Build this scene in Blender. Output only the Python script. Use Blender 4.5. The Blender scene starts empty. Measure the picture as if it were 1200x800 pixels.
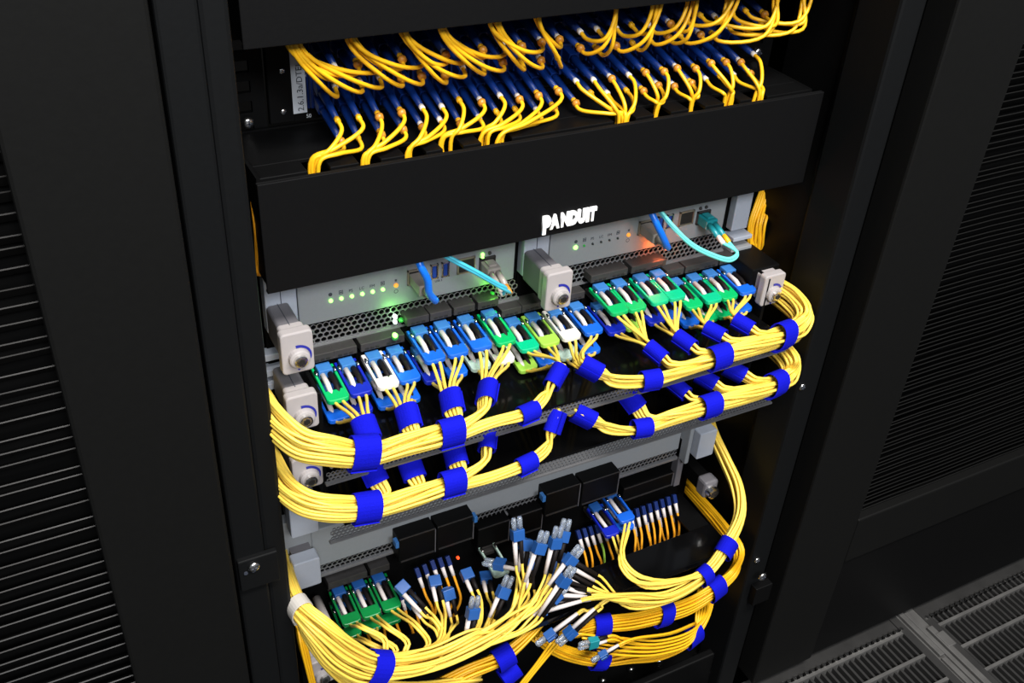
import bpy, math, random
from mathutils import Vector, Matrix
random.seed(7)
S = bpy.context.scene
C = S.collection
ZO = 0.77            # floor-tile top is z = 0; layout below is written relative to the big cover's top edge

# ------------------------------------------------------------------ camera
F = 1188.0
def _n(v): return v.normalized()
_X = _n(Vector((2600, -660, F)))
_D = Vector((-111, 1700, F)); _D = _n(_D - _X * _D.dot(_X))
_Y = _X.cross(_D)
R = Matrix((_X, _Y, -_D))                     # camera (right, down, forward) -> place (right, depth, up)
CAM = -(R @ Vector(((302 - 600) / F, (217 - 400) / F, 1))) * 0.6597
def ray(px, py): return R @ Vector(((px - 600) / F, (py - 400) / F, 1))
def at(px, py, Y):                            # point of depth Y
    r = ray(px, py); return CAM + r * ((Y - CAM.y) / r.y)
def atx(px, py, X):
    r = ray(px, py); return CAM + r * ((X - CAM.x) / r.x)
def atz(px, py, Z):
    r = ray(px, py); return CAM + r * ((Z - CAM.z) / r.z)
cd = bpy.data.cameras.new('camera'); cam = bpy.data.objects.new('camera', cd); C.objects.link(cam)
cd.sensor_width = 36; cd.lens = F / 1200 * 36; cd.clip_start = 0.01
r_, d_, f_ = R.col[0], R.col[1], R.col[2]
cam.matrix_world = Matrix(((r_.x, -d_.x, -f_.x, CAM.x), (r_.y, -d_.y, -f_.y, CAM.y), (r_.z, -d_.z, -f_.z, CAM.z + ZO), (0, 0, 0, 1)))
S.camera = cam

# ------------------------------------------------------------------ world, lights, exposure
W = bpy.data.worlds.new('world'); S.world = W; W.use_nodes = True
W.node_tree.nodes['Background'].inputs[0].default_value = (0.85, 0.92, 1.0, 1)
W.node_tree.nodes['Background'].inputs[1].default_value = 0.10
def area(name, loc, target, sx, sy, power, col):
    l = bpy.data.lights.new(name, 'AREA'); l.shape = 'RECTANGLE'; l.size = sx; l.size_y = sy; l.energy = power; l.color = col
    o = bpy.data.objects.new(name, l); C.objects.link(o); o.location = loc
    o.rotation_euler = (Vector(target) - Vector(loc)).to_track_quat('-Z', 'Y').to_euler()
area('aisle_ceiling_light', (0.35, -0.95, 2.35), (0.3, -0.35, 0.5), 1.2, 0.35, 48, (1.0, 0.97, 0.93))
area('aisle_ceiling_light', (-0.2, -2.3, 2.35), (0.25, 0.0, 0.5), 1.2, 0.5, 56, (0.95, 0.97, 1.0))
S.view_settings.view_transform = 'Standard'; S.view_settings.look = 'None'
S.view_settings.exposure = 0.55; S.view_settings.gamma = 1; S.view_settings.use_curve_mapping = False

# ------------------------------------------------------------------ materials
def mat(name, col, rough=.5, metal=0., noise=0., nscale=80., bump=0., emit=0., alpha=None, spec=.5, trans=0.):
    m = bpy.data.materials.new(name); m.use_nodes = True
    nt = m.node_tree; b = nt.nodes['Principled BSDF']
    b.inputs['Base Color'].default_value = (*col, 1); b.inputs['Roughness'].default_value = rough
    b.inputs['Metallic'].default_value = metal; b.inputs['Specular IOR Level'].default_value = spec
    if trans: b.inputs['Transmission Weight'].default_value = trans
    if emit:
        b.inputs['Emission Color'].default_value = (*col, 1); b.inputs['Emission Strength'].default_value = emit
    if noise or bump:
        tc = nt.nodes.new('ShaderNodeTexCoord'); nz = nt.nodes.new('ShaderNodeTexNoise')
        nz.inputs['Scale'].default_value = nscale; nz.inputs['Detail'].default_value = 3
        nt.links.new(tc.outputs['Object'], nz.inputs['Vector'])
        if noise:
            mx = nt.nodes.new('ShaderNodeMix'); mx.data_type = 'RGBA'
            mx.inputs['A'].default_value = (*[c * (1 - noise) for c in col], 1)
            mx.inputs['B'].default_value = (*[min(1, c * (1 + noise)) for c in col], 1)
            nt.links.new(nz.outputs['Fac'], mx.inputs['Factor']); nt.links.new(mx.outputs['Result'], b.inputs['Base Color'])
        if bump:
            bp = nt.nodes.new('ShaderNodeBump'); bp.inputs['Strength'].default_value = bump; bp.inputs['Distance'].default_value = .0006
            nt.links.new(nz.outputs['Fac'], bp.inputs['Height']); nt.links.new(bp.outputs['Normal'], b.inputs['Normal'])
    return m
M = {
 'powder':   mat('black_powder_coat', (.0026, .0026, .0028), .6, noise=.15, nscale=300, bump=.15, spec=.12),
 'door':     mat('black_door_paint', (.0037, .0037, .0035), .6, noise=.12, nscale=200, bump=.1, spec=.14),
 'post':     mat('black_post_paint', (.0036, .0039, .0042), .55, noise=.12, nscale=250, bump=.1, spec=.14),
 'dark':     mat('black_inner_metal', (.0022, .0022, .0023), .5, noise=.2, nscale=200, spec=.12),
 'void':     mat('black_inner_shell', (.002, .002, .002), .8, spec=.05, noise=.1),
 'gloss':    mat('black_glossy_tray', (.0022, .0022, .0024), .14, spec=.25, noise=.1, nscale=60),
 'slat':     mat('black_slat', (.009, .0085, .008), .4, spec=.25, noise=.2, nscale=120),
 'gray':     mat('gray_faceplate', (.24, .254, .268), .42, noise=.06, nscale=400, bump=.05),
 'lgray':    mat('light_gray_faceplate', (.36, .39, .45), .4, noise=.05, nscale=300),
 'grill':    mat('gray_perforated_steel', (.30, .30, .31), .35, .6, noise=.1, nscale=200),
 'lip':      mat('dim_perforated_lip', (.13, .13, .135), .45, .3, noise=.1, nscale=200),
 'cage':     mat('dark_cage_steel', (.040, .037, .036), .45, .3, noise=.15, nscale=200),
 'steel':    mat('bright_steel', (.75, .74, .72), .22, 1., noise=.06),
 'stem':     mat('dark_gray_handle', (.12, .115, .125), .45, noise=.05),
 'handle':   mat('pale_handle', (.35, .322, .318), .4, noise=.03, nscale=200),
 'navymark': mat('navy_print', (.01, .015, .25), .5, noise=.05),
 'ink':      mat('dark_print', (.03, .035, .05), .6, noise=.05),
 'white':    mat('white_print', (.85, .85, .85), .5, noise=.02),
 'label':    mat('white_label', (.55, .58, .62), .5, noise=.04, nscale=100),
 'velcro':   mat('blue_hook_tape', (.004, .006, .42), .85, noise=.18, nscale=900, bump=.6, spec=.1),
 'yellow':   mat('yellow_fibre_jacket', (.86, .60, .085), .42, noise=.05, nscale=40, spec=.4),
 'gold':     mat('golden_fibre_jacket', (.82, .43, .010), .4, noise=.06, nscale=40, spec=.4),
 'yellow_shaded':   mat('shaded_yellow_fibre_jacket', (.72, .30, .012), .45, noise=.08, nscale=40, spec=.4),  # yellow jacket with the shade of recesses put into its colour
 'navy':     mat('blue_connector_boot', (.003, .026, .17), .4, noise=.1, nscale=150, spec=.35),
 'adapter':  mat('blue_adapter', (.003, .017, .11), .45, noise=.1, nscale=150, spec=.35),
 'collarw':  mat('white_collar', (.72, .66, .60), .45, noise=.05),
 'collarg':  mat('amber_collar', (.55, .22, .02), .4, noise=.12, nscale=150),
 'lc':       mat('sky_blue_connector', (.035, .155, .42), .4, noise=.08, nscale=150),
 'bootw':    mat('white_boot', (.62, .56, .54), .5, noise=.04),
 'bootk':    mat('black_boot', (.008, .006, .006), .55, noise=.1, spec=.15),
 'lc_shaded':      mat('shaded_sky_blue_connector', (.013, .078, .28), .4, noise=.1, nscale=150),  # same connector blue, darkened in colour to stand for shade in the tangle
 'cap':      mat('clear_dust_cap', (.55, .62, .72), .15, noise=.03, trans=.75),
 'aqua':     mat('aqua_fibre_jacket', (.16, .72, .66), .4, noise=.05),
 'aquadark': mat('teal_connector', (.01, .22, .25), .35, noise=.1),
 'cyan':     mat('cyan_cable', (.05, .42, .55), .4, noise=.05),
 'ethblue':  mat('blue_network_cable', (.004, .13, .62), .35, noise=.05),
 'clear':    mat('clear_network_plug', (.42, .38, .34), .25, noise=.05, trans=.3),
 'clamp':    mat('off_white_clamp', (.45, .42, .38), .6, noise=.08, nscale=200, bump=.3),
 'usb':      mat('blue_usb_insert', (.01, .05, .30), .35, noise=.05),
 'hole':     mat('port_cavity', (.008, .007, .006), .6, noise=.1),
 'brass':    mat('port_shell', (.38, .33, .26), .35, .7, noise=.1),
 'floorbar': mat('floor_tile_steel', (.034, .033, .032), .5, .3, noise=.35, nscale=30, bump=.2),
 'seam':     mat('floor_seam_metal', (.095, .092, .088), .55, .2, noise=.45, nscale=40, bump=.3),
 'subfloor': mat('subfloor_dark', (.008, .008, .008), .9, noise=.2),
 'led_green': mat('green_led', (.25, 1., .12), emit=3.0),
 'led_dim':   mat('dim_green_led', (.02, .22, .03), emit=.35),
 'led_white': mat('pale_green_led', (.7, 1., .75), emit=2.2),
 'led_amber': mat('amber_led', (.85, .32, .04), emit=.5),
 'led_red':   mat('red_led', (1., .28, .03), emit=9.0),
 'led_redd':  mat('dim_red_led', (1., .06, .01), emit=1.2),
 'led_off':   mat('unlit_led', (.02, .02, .02), noise=.1),
}
TABC = {'green': (.0, .36, .10), 'teal': (.0, .40, .19), 'blue': (.006, .10, .55), 'navy': (.004, .014, .34), 'white': (.66, .63, .58),
        'mint': (.46, .62, .54), 'lime': (.28, .52, .06), 'forest': (.0, .17, .035)}
for k, v in TABC.items(): M['tab_' + k] = mat(k + '_pull_tab', v, .35, noise=.05, nscale=100)

# ------------------------------------------------------------------ mesh helpers
class MB:
    def __init__(s): s.v = []; s.f = []
    def _add(s, vs, fs):
        b = len(s.v); s.v += [Vector(v) for v in vs]; s.f += [[b + i for i in f] for f in fs]; return s
    def box(s, x0, x1, y0, y1, z0, z1):
        return s._add([(x0,y0,z0),(x1,y0,z0),(x1,y1,z0),(x0,y1,z0),(x0,y0,z1),(x1,y0,z1),(x1,y1,z1),(x0,y1,z1)],
                      [(0,3,2,1),(4,5,6,7),(0,1,5,4),(1,2,6,5),(2,3,7,6),(3,0,4,7)])
    def obox(s, c, ax, ay, az, taper=1.):
        c = Vector(c); vs = []
        for k in (-1, 1):
            for i, j in ((-1,-1),(1,-1),(1,1),(-1,1)):
                t = taper if k > 0 else 1
                vs.append(c + ax * i * t + ay * j * t + az * k)
        return s._add(vs, [(0,3,2,1),(4,5,6,7),(0,1,5,4),(1,2,6,5),(2,3,7,6),(3,0,4,7)])
    def tube(s, pts, r, n=7, cap=True, up=None, flat=1.):
        pts = [Vector(p) for p in pts]; m = len(pts)
        rr = r if isinstance(r, (list, tuple)) else [r] * m
        T = [(pts[min(i+1, m-1)] - pts[max(i-1, 0)]).normalized() for i in range(m)]
        a = Vector(up) if up else (Vector((0,0,1)) if abs(T[0].z) < .9 else Vector((1,0,0)))
        N = (a - T[0] * a.dot(T[0])).normalized(); vs = []
        for i in range(m):
            N = (N - T[i] * N.dot(T[i])).normalized(); B = T[i].cross(N)
            for k in range(n):
                t = 2 * math.pi * k / n
                vs.append(pts[i] + N * (math.cos(t) * rr[i]) + B * (math.sin(t) * rr[i] * flat))
        fs = [(i*n+k, i*n+(k+1) % n, (i+1)*n+(k+1) % n, (i+1)*n+k) for i in range(m-1) for k in range(n)]
        if cap: fs += [tuple(range(n))[::-1], tuple((m-1)*n+k for k in range(n))]
        return s._add(vs, fs)
    def cyl(s, p0, p1, r, n=16, r1=None): return s.tube([p0, p1], [r, r if r1 is None else r1], n)
    def prism(s, poly, o, u, v, w):           # polygon (a,b) in plane o+a*u+b*v extruded by w
        o, u, v, w = Vector(o), Vector(u), Vector(v), Vector(w); n = len(poly)
        vs = [o + u*a + v*b for a, b in poly] + [o + u*a + v*b + w for a, b in poly]
        return s._add(vs, [tuple(range(n))[::-1], tuple(range(n, 2*n))] + [(i, (i+1) % n, n+(i+1) % n, n+i) for i in range(n)])
    def build(s, name, m, parent=None, smooth=False, bevel=0., local=False, segs=2):
        o0 = Vector((0,0,0))
        p = parent
        while p is not None and not local: o0 = o0 + Vector(p.location); p = p.parent
        me = bpy.data.meshes.new(name); me.from_pydata([v - o0 for v in s.v], [], s.f); me.update()
        o = bpy.data.objects.new(name, me); C.objects.link(o); me.materials.append(M[m])
        if smooth: me.polygons.foreach_set('use_smooth', [True] * len(me.polygons))
        if parent is not None: o.parent = parent
        if bevel:
            b = o.modifiers.new('edge', 'BEVEL'); b.width = bevel; b.segments = segs; b.limit_method = 'ANGLE'
        return o
def rrect(w, h, r, n=4):
    out = []
    for cx, cy, a0 in ((w/2-r, h/2-r, 0), (-w/2+r, h/2-r, 90), (-w/2+r, -h/2+r, 180), (w/2-r, -h/2+r, 270)):
        for i in range(n+1):
            a = math.radians(a0 + 90*i/n); out.append((cx + r*math.cos(a), cy + r*math.sin(a)))
    return out
EX, EY, EZ = Vector((1,0,0)), Vector((0,1,0)), Vector((0,0,1))
def thing(name, label, cat, loc=(0,0,0), group=None):
    o = bpy.data.objects.new(name, None); C.objects.link(o); o.location = loc; o.empty_display_size = .01
    o['label'] = label; o['category'] = cat
    if group: o['group'] = group
    return o
def tag(o, label, cat, group=None):
    o['label'] = label; o['category'] = cat
    if group: o['group'] = group
    return o
def part_copy(src, loc, parent, rot=None):
    o = src.copy(); C.objects.link(o); o.parent = parent; o.location = loc
    if rot is not None: o.rotation_euler = rot
    return o
def spline(pts, seg=6):
    P = [Vector(p) for p in pts]; P = [P[0]*2 - P[1]] + P + [P[-1]*2 - P[-2]]; out = []
    for i in range(1, len(P)-2):
        a, b, c, d = P[i-1:i+3]
        t0 = 0; t1 = max(1e-5, (b-a).length**.5); t2 = t1 + max(1e-5, (c-b).length**.5); t3 = t2 + max(1e-5, (d-c).length**.5)
        for k in range(seg):
            t = t1 + (t2-t1)*k/seg
            A1 = a*((t1-t)/t1) + b*(t/t1); A2 = b*((t2-t)/(t2-t1)) + c*((t-t1)/(t2-t1)); A3 = c*((t3-t)/(t3-t2)) + d*((t-t2)/(t3-t2))
            B1 = A1*((t2-t)/t2) + A2*(t/t2); B2 = A2*((t3-t)/(t3-t1)) + A3*((t-t1)/(t3-t1))
            out.append(B1*((t2-t)/(t2-t1)) + B2*((t-t1)/(t2-t1)))
    out.append(P[-2]); return out
def text(name, s, size, m, parent, loc, vertical=False, extrude=.0001, bold=0., xs=1.):
    cu = bpy.data.curves.new(name, 'FONT'); cu.body = s; cu.size = size; cu.extrude = extrude; cu.offset = bold; cu.resolution_u = 3
    t = bpy.data.objects.new(name, cu); C.objects.link(t)
    bpy.context.view_layer.update()
    me = bpy.data.meshes.new_from_object(t.evaluated_get(bpy.context.evaluated_depsgraph_get()))
    bpy.data.objects.remove(t); me.materials.clear(); me.materials.append(M[m])
    rm = Matrix.Rotation(math.pi/2, 4, 'X') @ (Matrix.Rotation(math.pi/2, 4, 'Z') if vertical else Matrix.Identity(4)) @ Matrix.Diagonal((xs, 1, 1, 1))
    me.transform(rm)
    o = bpy.data.objects.new(name, me); C.objects.link(o); o.parent = parent
    o.location = Vector(loc) - Vector(parent.location if parent else (0,0,0))
    return o
ORD = ['first','second','third','fourth','fifth','sixth','seventh','eighth','ninth','tenth','eleventh','twelfth','thirteenth','fourteenth',
       'fifteenth','sixteenth','seventeenth','eighteenth','nineteenth','twentieth'] + ['twenty-' + w for w in ('first','second','third','fourth','fifth','sixth','seventh','eighth')]
def rj(a): return random.uniform(-a, a)

def single_cord(path, r, m, label, grp):
    return tag(MB().tube(path, r, 6).build('fibre_cable', m, None, smooth=True), label, 'fibre cable', grp)
# ================================================================== SETTING: floor
o = MB().box(-2.0, 2.6, -2.6, 1.2, -.86, -.84).build('floor', 'subfloor'); o['kind'] = 'structure'
def floor_tile(x0, x1, y0, y1, label, zt=-.77, off=0.):
    t = thing('floor_tile', label, 'floor tile', (x0, y0, -.80))
    MB().box(x0, x1, y1-.022, y1, zt-.03, zt-.003).box(x0, x1, y0, y0+.022, zt-.03, zt-.002).box(x0, x0+.012, y0, y1, zt-.03, zt-.001).box(x1-.012, x1, y0, y1, zt-.03, zt-.001).build('frame', 'floorbar', t)
    n = int((x1-x0-.024)/.0098)
    src = None
    for i in range(n):
        x = x0 + .012 + (i+.5)*(x1-x0-.024)/n
        if src is None:
            src = MB().box(-.0017, .0017, y0-y0+.02, y1-y0-.02, -.022, -.004).build('slat', 'floorbar', t, local=True); src.location = (x-x0, 0, zt+.80)
        else: part_copy(src, (x-x0, 0, zt+.80), t)
    y = y1 - .030 - off; k = 0
    while y > y0 + .02:
        MB().box(x0+.012, x1-.012, y-.0022, y+.0022, zt-.020, zt-.001).build('cross_bar', 'seam', t)
        y -= .040
    # row of small rivet heads along the rear bar
    r = MB()
    for i in range(int((x1-x0)/.0098)):
        r.cyl((x0+.006+i*.0098, y1-.026, zt-.004), (x0+.006+i*.0098, y1-.026, zt+.001), .0026, 6)
    r.build('rivet_row', 'steel', t)
    return t
floor_tile(.50, .800, -.34, -.045, 'perforated raised floor tile left of the seam, at foot of right door')
floor_tile(.832, 1.30, -.34, -.045, 'perforated raised floor tile right of the seam, at foot of right door', off=.012)
t = thing('floor_seam_strip', 'pale worn metal strip between the two perforated floor tiles', 'floor strip', (.815, -.2, -.80))
MB().box(.800, .832, -.34, -.045, -.80, -.772).build('base', 'seam', t)
for (a, b, c, d, h) in ((.802, .810, -.34, -.13, .004), (.803, .811, -.127, -.050, .005), (.813, .820, -.20, -.052, .003), (.822, .8315, -.34, -.085, .005), (.824, .838, -.122, -.098, .006)):
    MB().box(a, b, c, d, -.774, -.772+h).build('metal_rib', 'seam', t, bevel=.001)

# ================================================================== neighbouring cabinets with mesh doors
def slats(door, x0, x1, z0, z1, y, pitch, m='slat', n_thin=1):
    src = None; z = z0 + pitch/2
    L = x1 - x0; k = 0
    while z < z1:
        if src is None:
            b = MB(); N = 10
            vs = []
            for i in range(N+1):
                x = L*i/N; w = .0007*math.sin(i*2.1) 
                vs += [(x, -.0005, w+.0000), (x, .0002, w+.0005), (x, .009, w-.0085), (x, .0085, w-.0092)]
            fs = [(i*4+j, i*4+(j+1) % 4, (i+1)*4+(j+1) % 4, (i+1)*4+j) for i in range(N) for j in range(4)]
            b._add(vs, fs); src = b.build('slat', m, door, local=True)
            src.location = Vector((x0, y, z)) - door.location
        else:
            part_copy(src, Vector((x0, y + rj(.0006), z + rj(.0012))) - door.location, door, (rj(.05), rj(.003), 0))
        z += pitch; k += 1
dl = thing('cabinet_door', 'black slatted cabinet door left of the open rack', 'cabinet door', (-.35, -.06, -.75))
MB().box(-.1434, -.0605, -.062, -.030, -.755, 1.2).build('stile', 'door', dl, bevel=.0025)
MB().box(-.66, -.1434, -.062, -.030, -.755, -.60).build('bottom_rail', 'door', dl, bevel=.002)
slats(dl, -.66, -.1425, -.60, .50, -.052, .0112)
MB().box(-.66, -.1434, -.036, -.032, -.60, 1.2).build('backing_sheet', 'void', dl)
MB().box(-.66, -.0605, -.026, .9, -.77, 1.2).build('server_cabinet', 'dark')
tag(bpy.data.objects['server_cabinet'], 'black closed cabinet body behind the left slatted door', 'cabinet')
dr = thing('cabinet_door', 'black slatted cabinet door right of the open rack, above the floor tiles', 'cabinet door', (.85, -.06, -.75))
MB().box(.5395, .6350, -.062, -.030, -.757, 1.2).build('stile', 'door', dr, bevel=.0025)
MB().box(.6350, 1.25, -.062, -.030, -.580, -.510).build('middle_rail', 'door', dr, bevel=.002)
MB().box(.6350, 1.25, -.058, -.030, -.757, -.580).build('kick_panel', 'dark', dr, bevel=.002)
MB().box(.6350, 1.25, -.036, -.032, -.51, 1.2).build('backing_sheet', 'void', dr)
slats(dr, .634, 1.25, -.51, .20, -.052, .0066, 'door')
o = MB().box(.5425, 1.25, -.026, .9, -.77, 1.2).build('server_cabinet', 'dark'); tag(o, 'black closed cabinet body behind the right slatted door', 'cabinet')

# ================================================================== the open rack
rk = thing('equipment_rack', 'tall black open equipment rack holding all the cabled units', 'rack', (.2415, 0, -.77))
MB().box(-.0565, -.0335, -.048, .03, -.77, 1.2).build('front_post', 'post', rk, bevel=.002)
MB().box(-.0335, -.0165, -.0455, .0, -.77, 1.2).build('post_flange', 'post', rk, bevel=.003)
MB().box(.4960, .5235, -.046, .0, -.77, 1.2).build('front_post', 'post', rk, bevel=.003)
MB().box(.5235, .5375, -.030, .03, -.77, 1.2).build('post_flange', 'void', rk)
MB().box(.5020, .5180, .004, .075, -.77, 1.2).build('channel_wall', 'dark', rk, bevel=.002)
MB().box(-.036, -.031, .0, .9, -.77, 1.2).build('side_panel', 'void', rk)
MB().box(.533, .5375, .03, .9, -.77, 1.2).build('side_panel', 'void', rk)
MB().box(-.036, .5375, .88, .9, -.77, 1.2).build('rear_panel', 'void', rk)
MB().box(-.036, .5375, -.03, .9, -.77, -.745).build('base_plate', 'dark', rk, bevel=.002)
MB().box(.0, .49, -.035, -.025, -.77, -.70).build('base_lip', 'dark', rk, bevel=.002)
def screw(parent, p, r=.0042, n=EY*-1, name='screw', m='steel'):
    p = Vector(p); b = MB(); h = r*.55
    b.tube([p, p + n*h*.5, p + n*h*.85, p + n*h], [r, r*.95, r*.65, r*.3], 12)
    o = b.build(name, m, parent, smooth=True)
    w = (EX if abs(n.x) < .5 else EZ)
    MB().obox(p + n*h*1.02, w*r*.5, n.cross(w)*r*.09, n*r*.06).obox(p + n*h*1.02, w*r*.09, n.cross(w)*r*.5, n*r*.06).build('slot', 'ink', o)
    return o
for (xa, xb) in ((.0040, .0330), (.4665, .4995)):            # mounting rails with square holes
    b = MB(); z = -.77; zs = []
    xm = (xa+xb)/2
    b.box(xa, xm-.0048, .090, .094, -.77, 1.2).box(xm+.0048, xb, .090, .094, -.77, 1.2)
    z = -.765
    while z < .35:
        b.box(xm-.0048, xm+.0048, .090, .094, z, z+.0064); z += .01482
    b.build('mounting_rail', 'dark', rk)
for px, py in ((291, 144), (290, 160)): screw(rk, at(px, py, .088), .0046)
bk = MB().box(-.0555, -.0250, -.0525, -.047, -.310, -.278).build('latch_bracket', 'post', rk, bevel=.001)
screw(bk, (-.0440, -.0525, -.2865), .0047)
for px, py in ((288, 671), (297, 668)):
    q = at(px, py, -.0525); MB().cyl((q.x, -.0527, q.z), (q.x, -.0535, q.z), .0016, 8).build('rivet', 'ink', bk)
q = at(940, 453, -.046); screw(rk, q, .0040)
q = at(887, 656, -.046); screw(rk, q, .0040)
b2 = MB().box(.506, .530, -.056, -.046, -.600, -.572).build('latch_bracket', 'dark', rk, bevel=.001)
q = at(893, 675, -.057); screw(b2, q, .0055)
for px, py in ((739, 785), (772, 776), (816, 771), (816, 777), (706, 798)):
    q = atz(px, py, -.745); MB().tube([q, q+EZ*.004, q+EZ*.006], [.0048, .0045, .002], 12).build('base_bolt', 'steel', rk, smooth=True)

# ================================================================== cable managers with covers
def manager(name, label, z0, z1, open_top, dives, letters=False):
    t = thing(name, label, 'cable manager', (.2415, .0, z0))
    MB().box(-.0005, .4845, .0, .0025, z0+.0004, z1).box(-.0005, .4845, .0025, .0045, z1-.0020, z1).box(-.0005, .4845, .0025, .0045, z0+.0004, z0+.0024).build('front_cover', 'powder', t, bevel=.0006)
    MB().box(.004, .479, .086, .089, z0, z1).build('back_plate', 'dark', t)
    zt = z1-.004 if open_top else z0+.001
    # slotted plate: rear strip and fingers between the cable slots
    MB().box(.004, .479, .030, .086, zt, zt+.003).build('slotted_plate', 'dark', t, bevel=.0005)
    xs = sorted(dives); edges = [.004] + xs + [.479]
    for i in range(len(edges)-1):
        a = edges[i] + (.0 if i == 0 else .008); b = edges[i+1] - (.0 if i == len(edges)-2 else .008)
        if b - a > .006: MB().box(a, b, .0108, .030, zt, zt+.003).build('finger', 'dark', t, bevel=.0006)
    zb = z0+.001 if open_top else z1-.004
    MB().box(.004, .479, .011, .086, zb, zb+.003).build('plain_plate', 'dark', t)
    for x in (.002, .478): MB().box(x, x+.003, .011, .086, z0+.001, z1-.001).build('end_plate', 'dark', t)
    return t
LOW = [(371,193),(434,187),(490,181),(526,166),(572,160),(594,166), (733,141),(737,139),(772,128),(813,122),(857,117),(893,114)]
UPP = [(345,58),(415,51),(470,43),(520,38),(578,31),(632,26), (722,18),(766,13),(813,8),(859,4),(907,3),(947,0)]
LOWD = [atz(px, py, 0) for px, py in LOW]
for d in LOWD: d.y = max(.013, min(.024, d.y + .004))
UPPD = [at(px, py-3, .018) for px, py in UPP]
mid = manager('cable_manager', 'black horizontal cable manager with raised white lettering on its cover', -.0845, .0, True, [d.x for d in LOWD])
top = manager('cable_manager', 'black plain covered cable manager at the top of the picture', .0889, .1775, False, [d.x for d in UPPD])
# raised lettering, each letter a part
pl = at(634, 276, .0); xL = pl.x; zB = pl.z
x = xL
for i, ch in enumerate('PANDUIT'):
    sz = .0195 if i == 0 else .0150
    zz = -.0800 if i == 0 else -.0768
    l = text('raised_letter', ch, sz, 'white', mid, (x, -.0006, zz), extrude=.0012, bold=.0011 if i else .0015, xs=.66 if ch != 'I' else .9)
    w = max(v.co.x for v in l.data.vertices) - min(v.co.x for v in l.data.vertices)
    x += w + .0000

# ================================================================== fibre patch panel and its cords
pp = thing('patch_panel', 'black fibre patch panel full of blue adapters behind the yellow cords', 'patch panel', (.2415, .09, .0))
MB().box(.0345, .4662, .0885, .092, .0015, .0875).build('faceplate', 'dark', pp)
MB().box(.0345, .0530, .0865, .0885, .002, .087).build('ear', 'dark', pp, bevel=.0008)
MB().box(.449, .482, .0865, .0885, .002, .087).build('ear', 'dark', pp, bevel=.0008)
for (px, py) in ((330, 83), (332, 131)):
    q = at(px, py, .0865); screw(pp, q, .0026)
q = at(888, 62, .0865); screw(pp, q, .005)
la = at(351, 132, .0865); lb = at(351, 57, .0865)
lab = MB().box(la.x-.0045, la.x+.0058, .0862, .0872, .008, .078).build('label_strip', 'label', pp)
tx = text('label_text', '2.6.1.3a/DTEL', .0064, 'ink', pp, (la.x+.0034, .0860, .0095), vertical=True)
for (s, px, py) in (('49', 357, 91), ('50', 359, 138)):
    q = at(px, py, .0863); text('port_number', s, .004, 'label', pp, q)
COLS = [.0690 + .01575*i for i in range(12)] + [.2600 + .01575*i for i in range(12)]
ROWS = [.0185, .0315, .0580, .0710]
adsrc = None
for ci, cx in enumerate(COLS):
    for bi, zc in enumerate((.0250, .0645)):
        if adsrc is None:
            b = MB().box(-.0052, .0052, -.008, .0, -.0125, .0125).box(-.0062, .0062, -.0025, .0, -.0145, .0145)
            adsrc = b.build('adapter', 'adapter', pp, local=True, bevel=.0006); adsrc.location = Vector((cx, .0885, zc)) - pp.location
        else: part_copy(adsrc, Vector((cx, .0885, zc)) - pp.location, pp)
BANK = ['lower bank, lower port', 'lower bank, upper port', 'upper bank, lower port', 'upper bank, upper port']
UG = [0,0,0,1,1,2,2,3,3,4,4,5] + [6,6,7,7,8,8,9,9,10,10,11,11]
LG = [0,0,1,1,2,2,3,3,4,4,5,5] + [6,6,7,7,8,8,9,9,10,10,11,11]
for ci, cx in enumerate(COLS):
    half = ci // 12
    where = (ORD[ci] + ' column from the label strip') if ci < 12 else (ORD[23-ci] + ' column from the right end')
    for ri, rz in enumerate(ROWS):
        th = math.radians((17 if half == 0 else 11) + rj(2.5)); hx = rj(.03)
        d = Vector((hx, -math.cos(th), -math.sin(th))).normalized()
        u = EX - d*EX.dot(d); u.normalize(); w = d.cross(u)
        p0 = Vector((cx, .0806, rz))
        low = ri < 2
        t = thing('fibre_patch_cord', 'yellow patch cord with navy boot, %s, %s' % (where, BANK[ri]), 'patch cord', p0, 'patch cords of the blue panel')
        MB().obox(p0 + d*.005, u*.0036, w*.0038, d*.0062).obox(p0 + d*.004 - w*.0042, u*.0016, w*.0006, d*.005).build('connector', 'navy', t, bevel=.0005)
        Lb = .030 + rj(.002); e = p0 + d*(.011 + Lb)
        MB().tube([p0+d*.010, p0+d*.016, p0+d*.024, e], [.0035, .0033, .0029, .0023], 8).build('boot', 'navy', t, smooth=True)
        cw = (ci + ri) % 2 == 0
        MB().tube([e - d*.001, e + d*.0038], [.0022, .0022], 8).build('collar', 'collarw' if random.random() < .5 else 'gold', t, smooth=True)
        if random.random() < .5:
            MB().tube([e + d*.0035, e + d*.0050, e + d*.0075], [.0030, .0034, .0026], 8).build('ring', 'collarg', t, smooth=True)
        if low:
            D = LOWD[LG[ci]] + Vector((rj(.004), rj(.003), 0))
            m1 = e + d*.011 + Vector((0, 0, -.0015))
            m2 = e.lerp(D, .62) + Vector((0, -.005, -.003 + (.004 if ri else .0))) + d*.004
            m2.z = max(m2.z, .0045)
            pts = [e + d*.002, m1, m2, D + EZ*.002, D + Vector((rj(.003), .002, -.03))]
        else:
            D = UPPD[UG[ci]] + Vector((rj(.004), rj(.004), 0))
            m1 = e + d*.010 + Vector((.002 if half else -.001, 0, -.002))
            sag = .006 + random.random()*.004
            m2 = e.lerp(D, .5) + Vector((0, -.012, -sag))
            if ci >= 20: m2 = e.lerp(D, .45) + Vector((.012, -.018, -.010))
            pts = [e + d*.002, m1, m2, D, D + Vector((rj(.004), .004, .03))]
        MB().tube(spline(pts, 6), .00158, 7).build('cable', 'gold', t, smooth=True)

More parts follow.
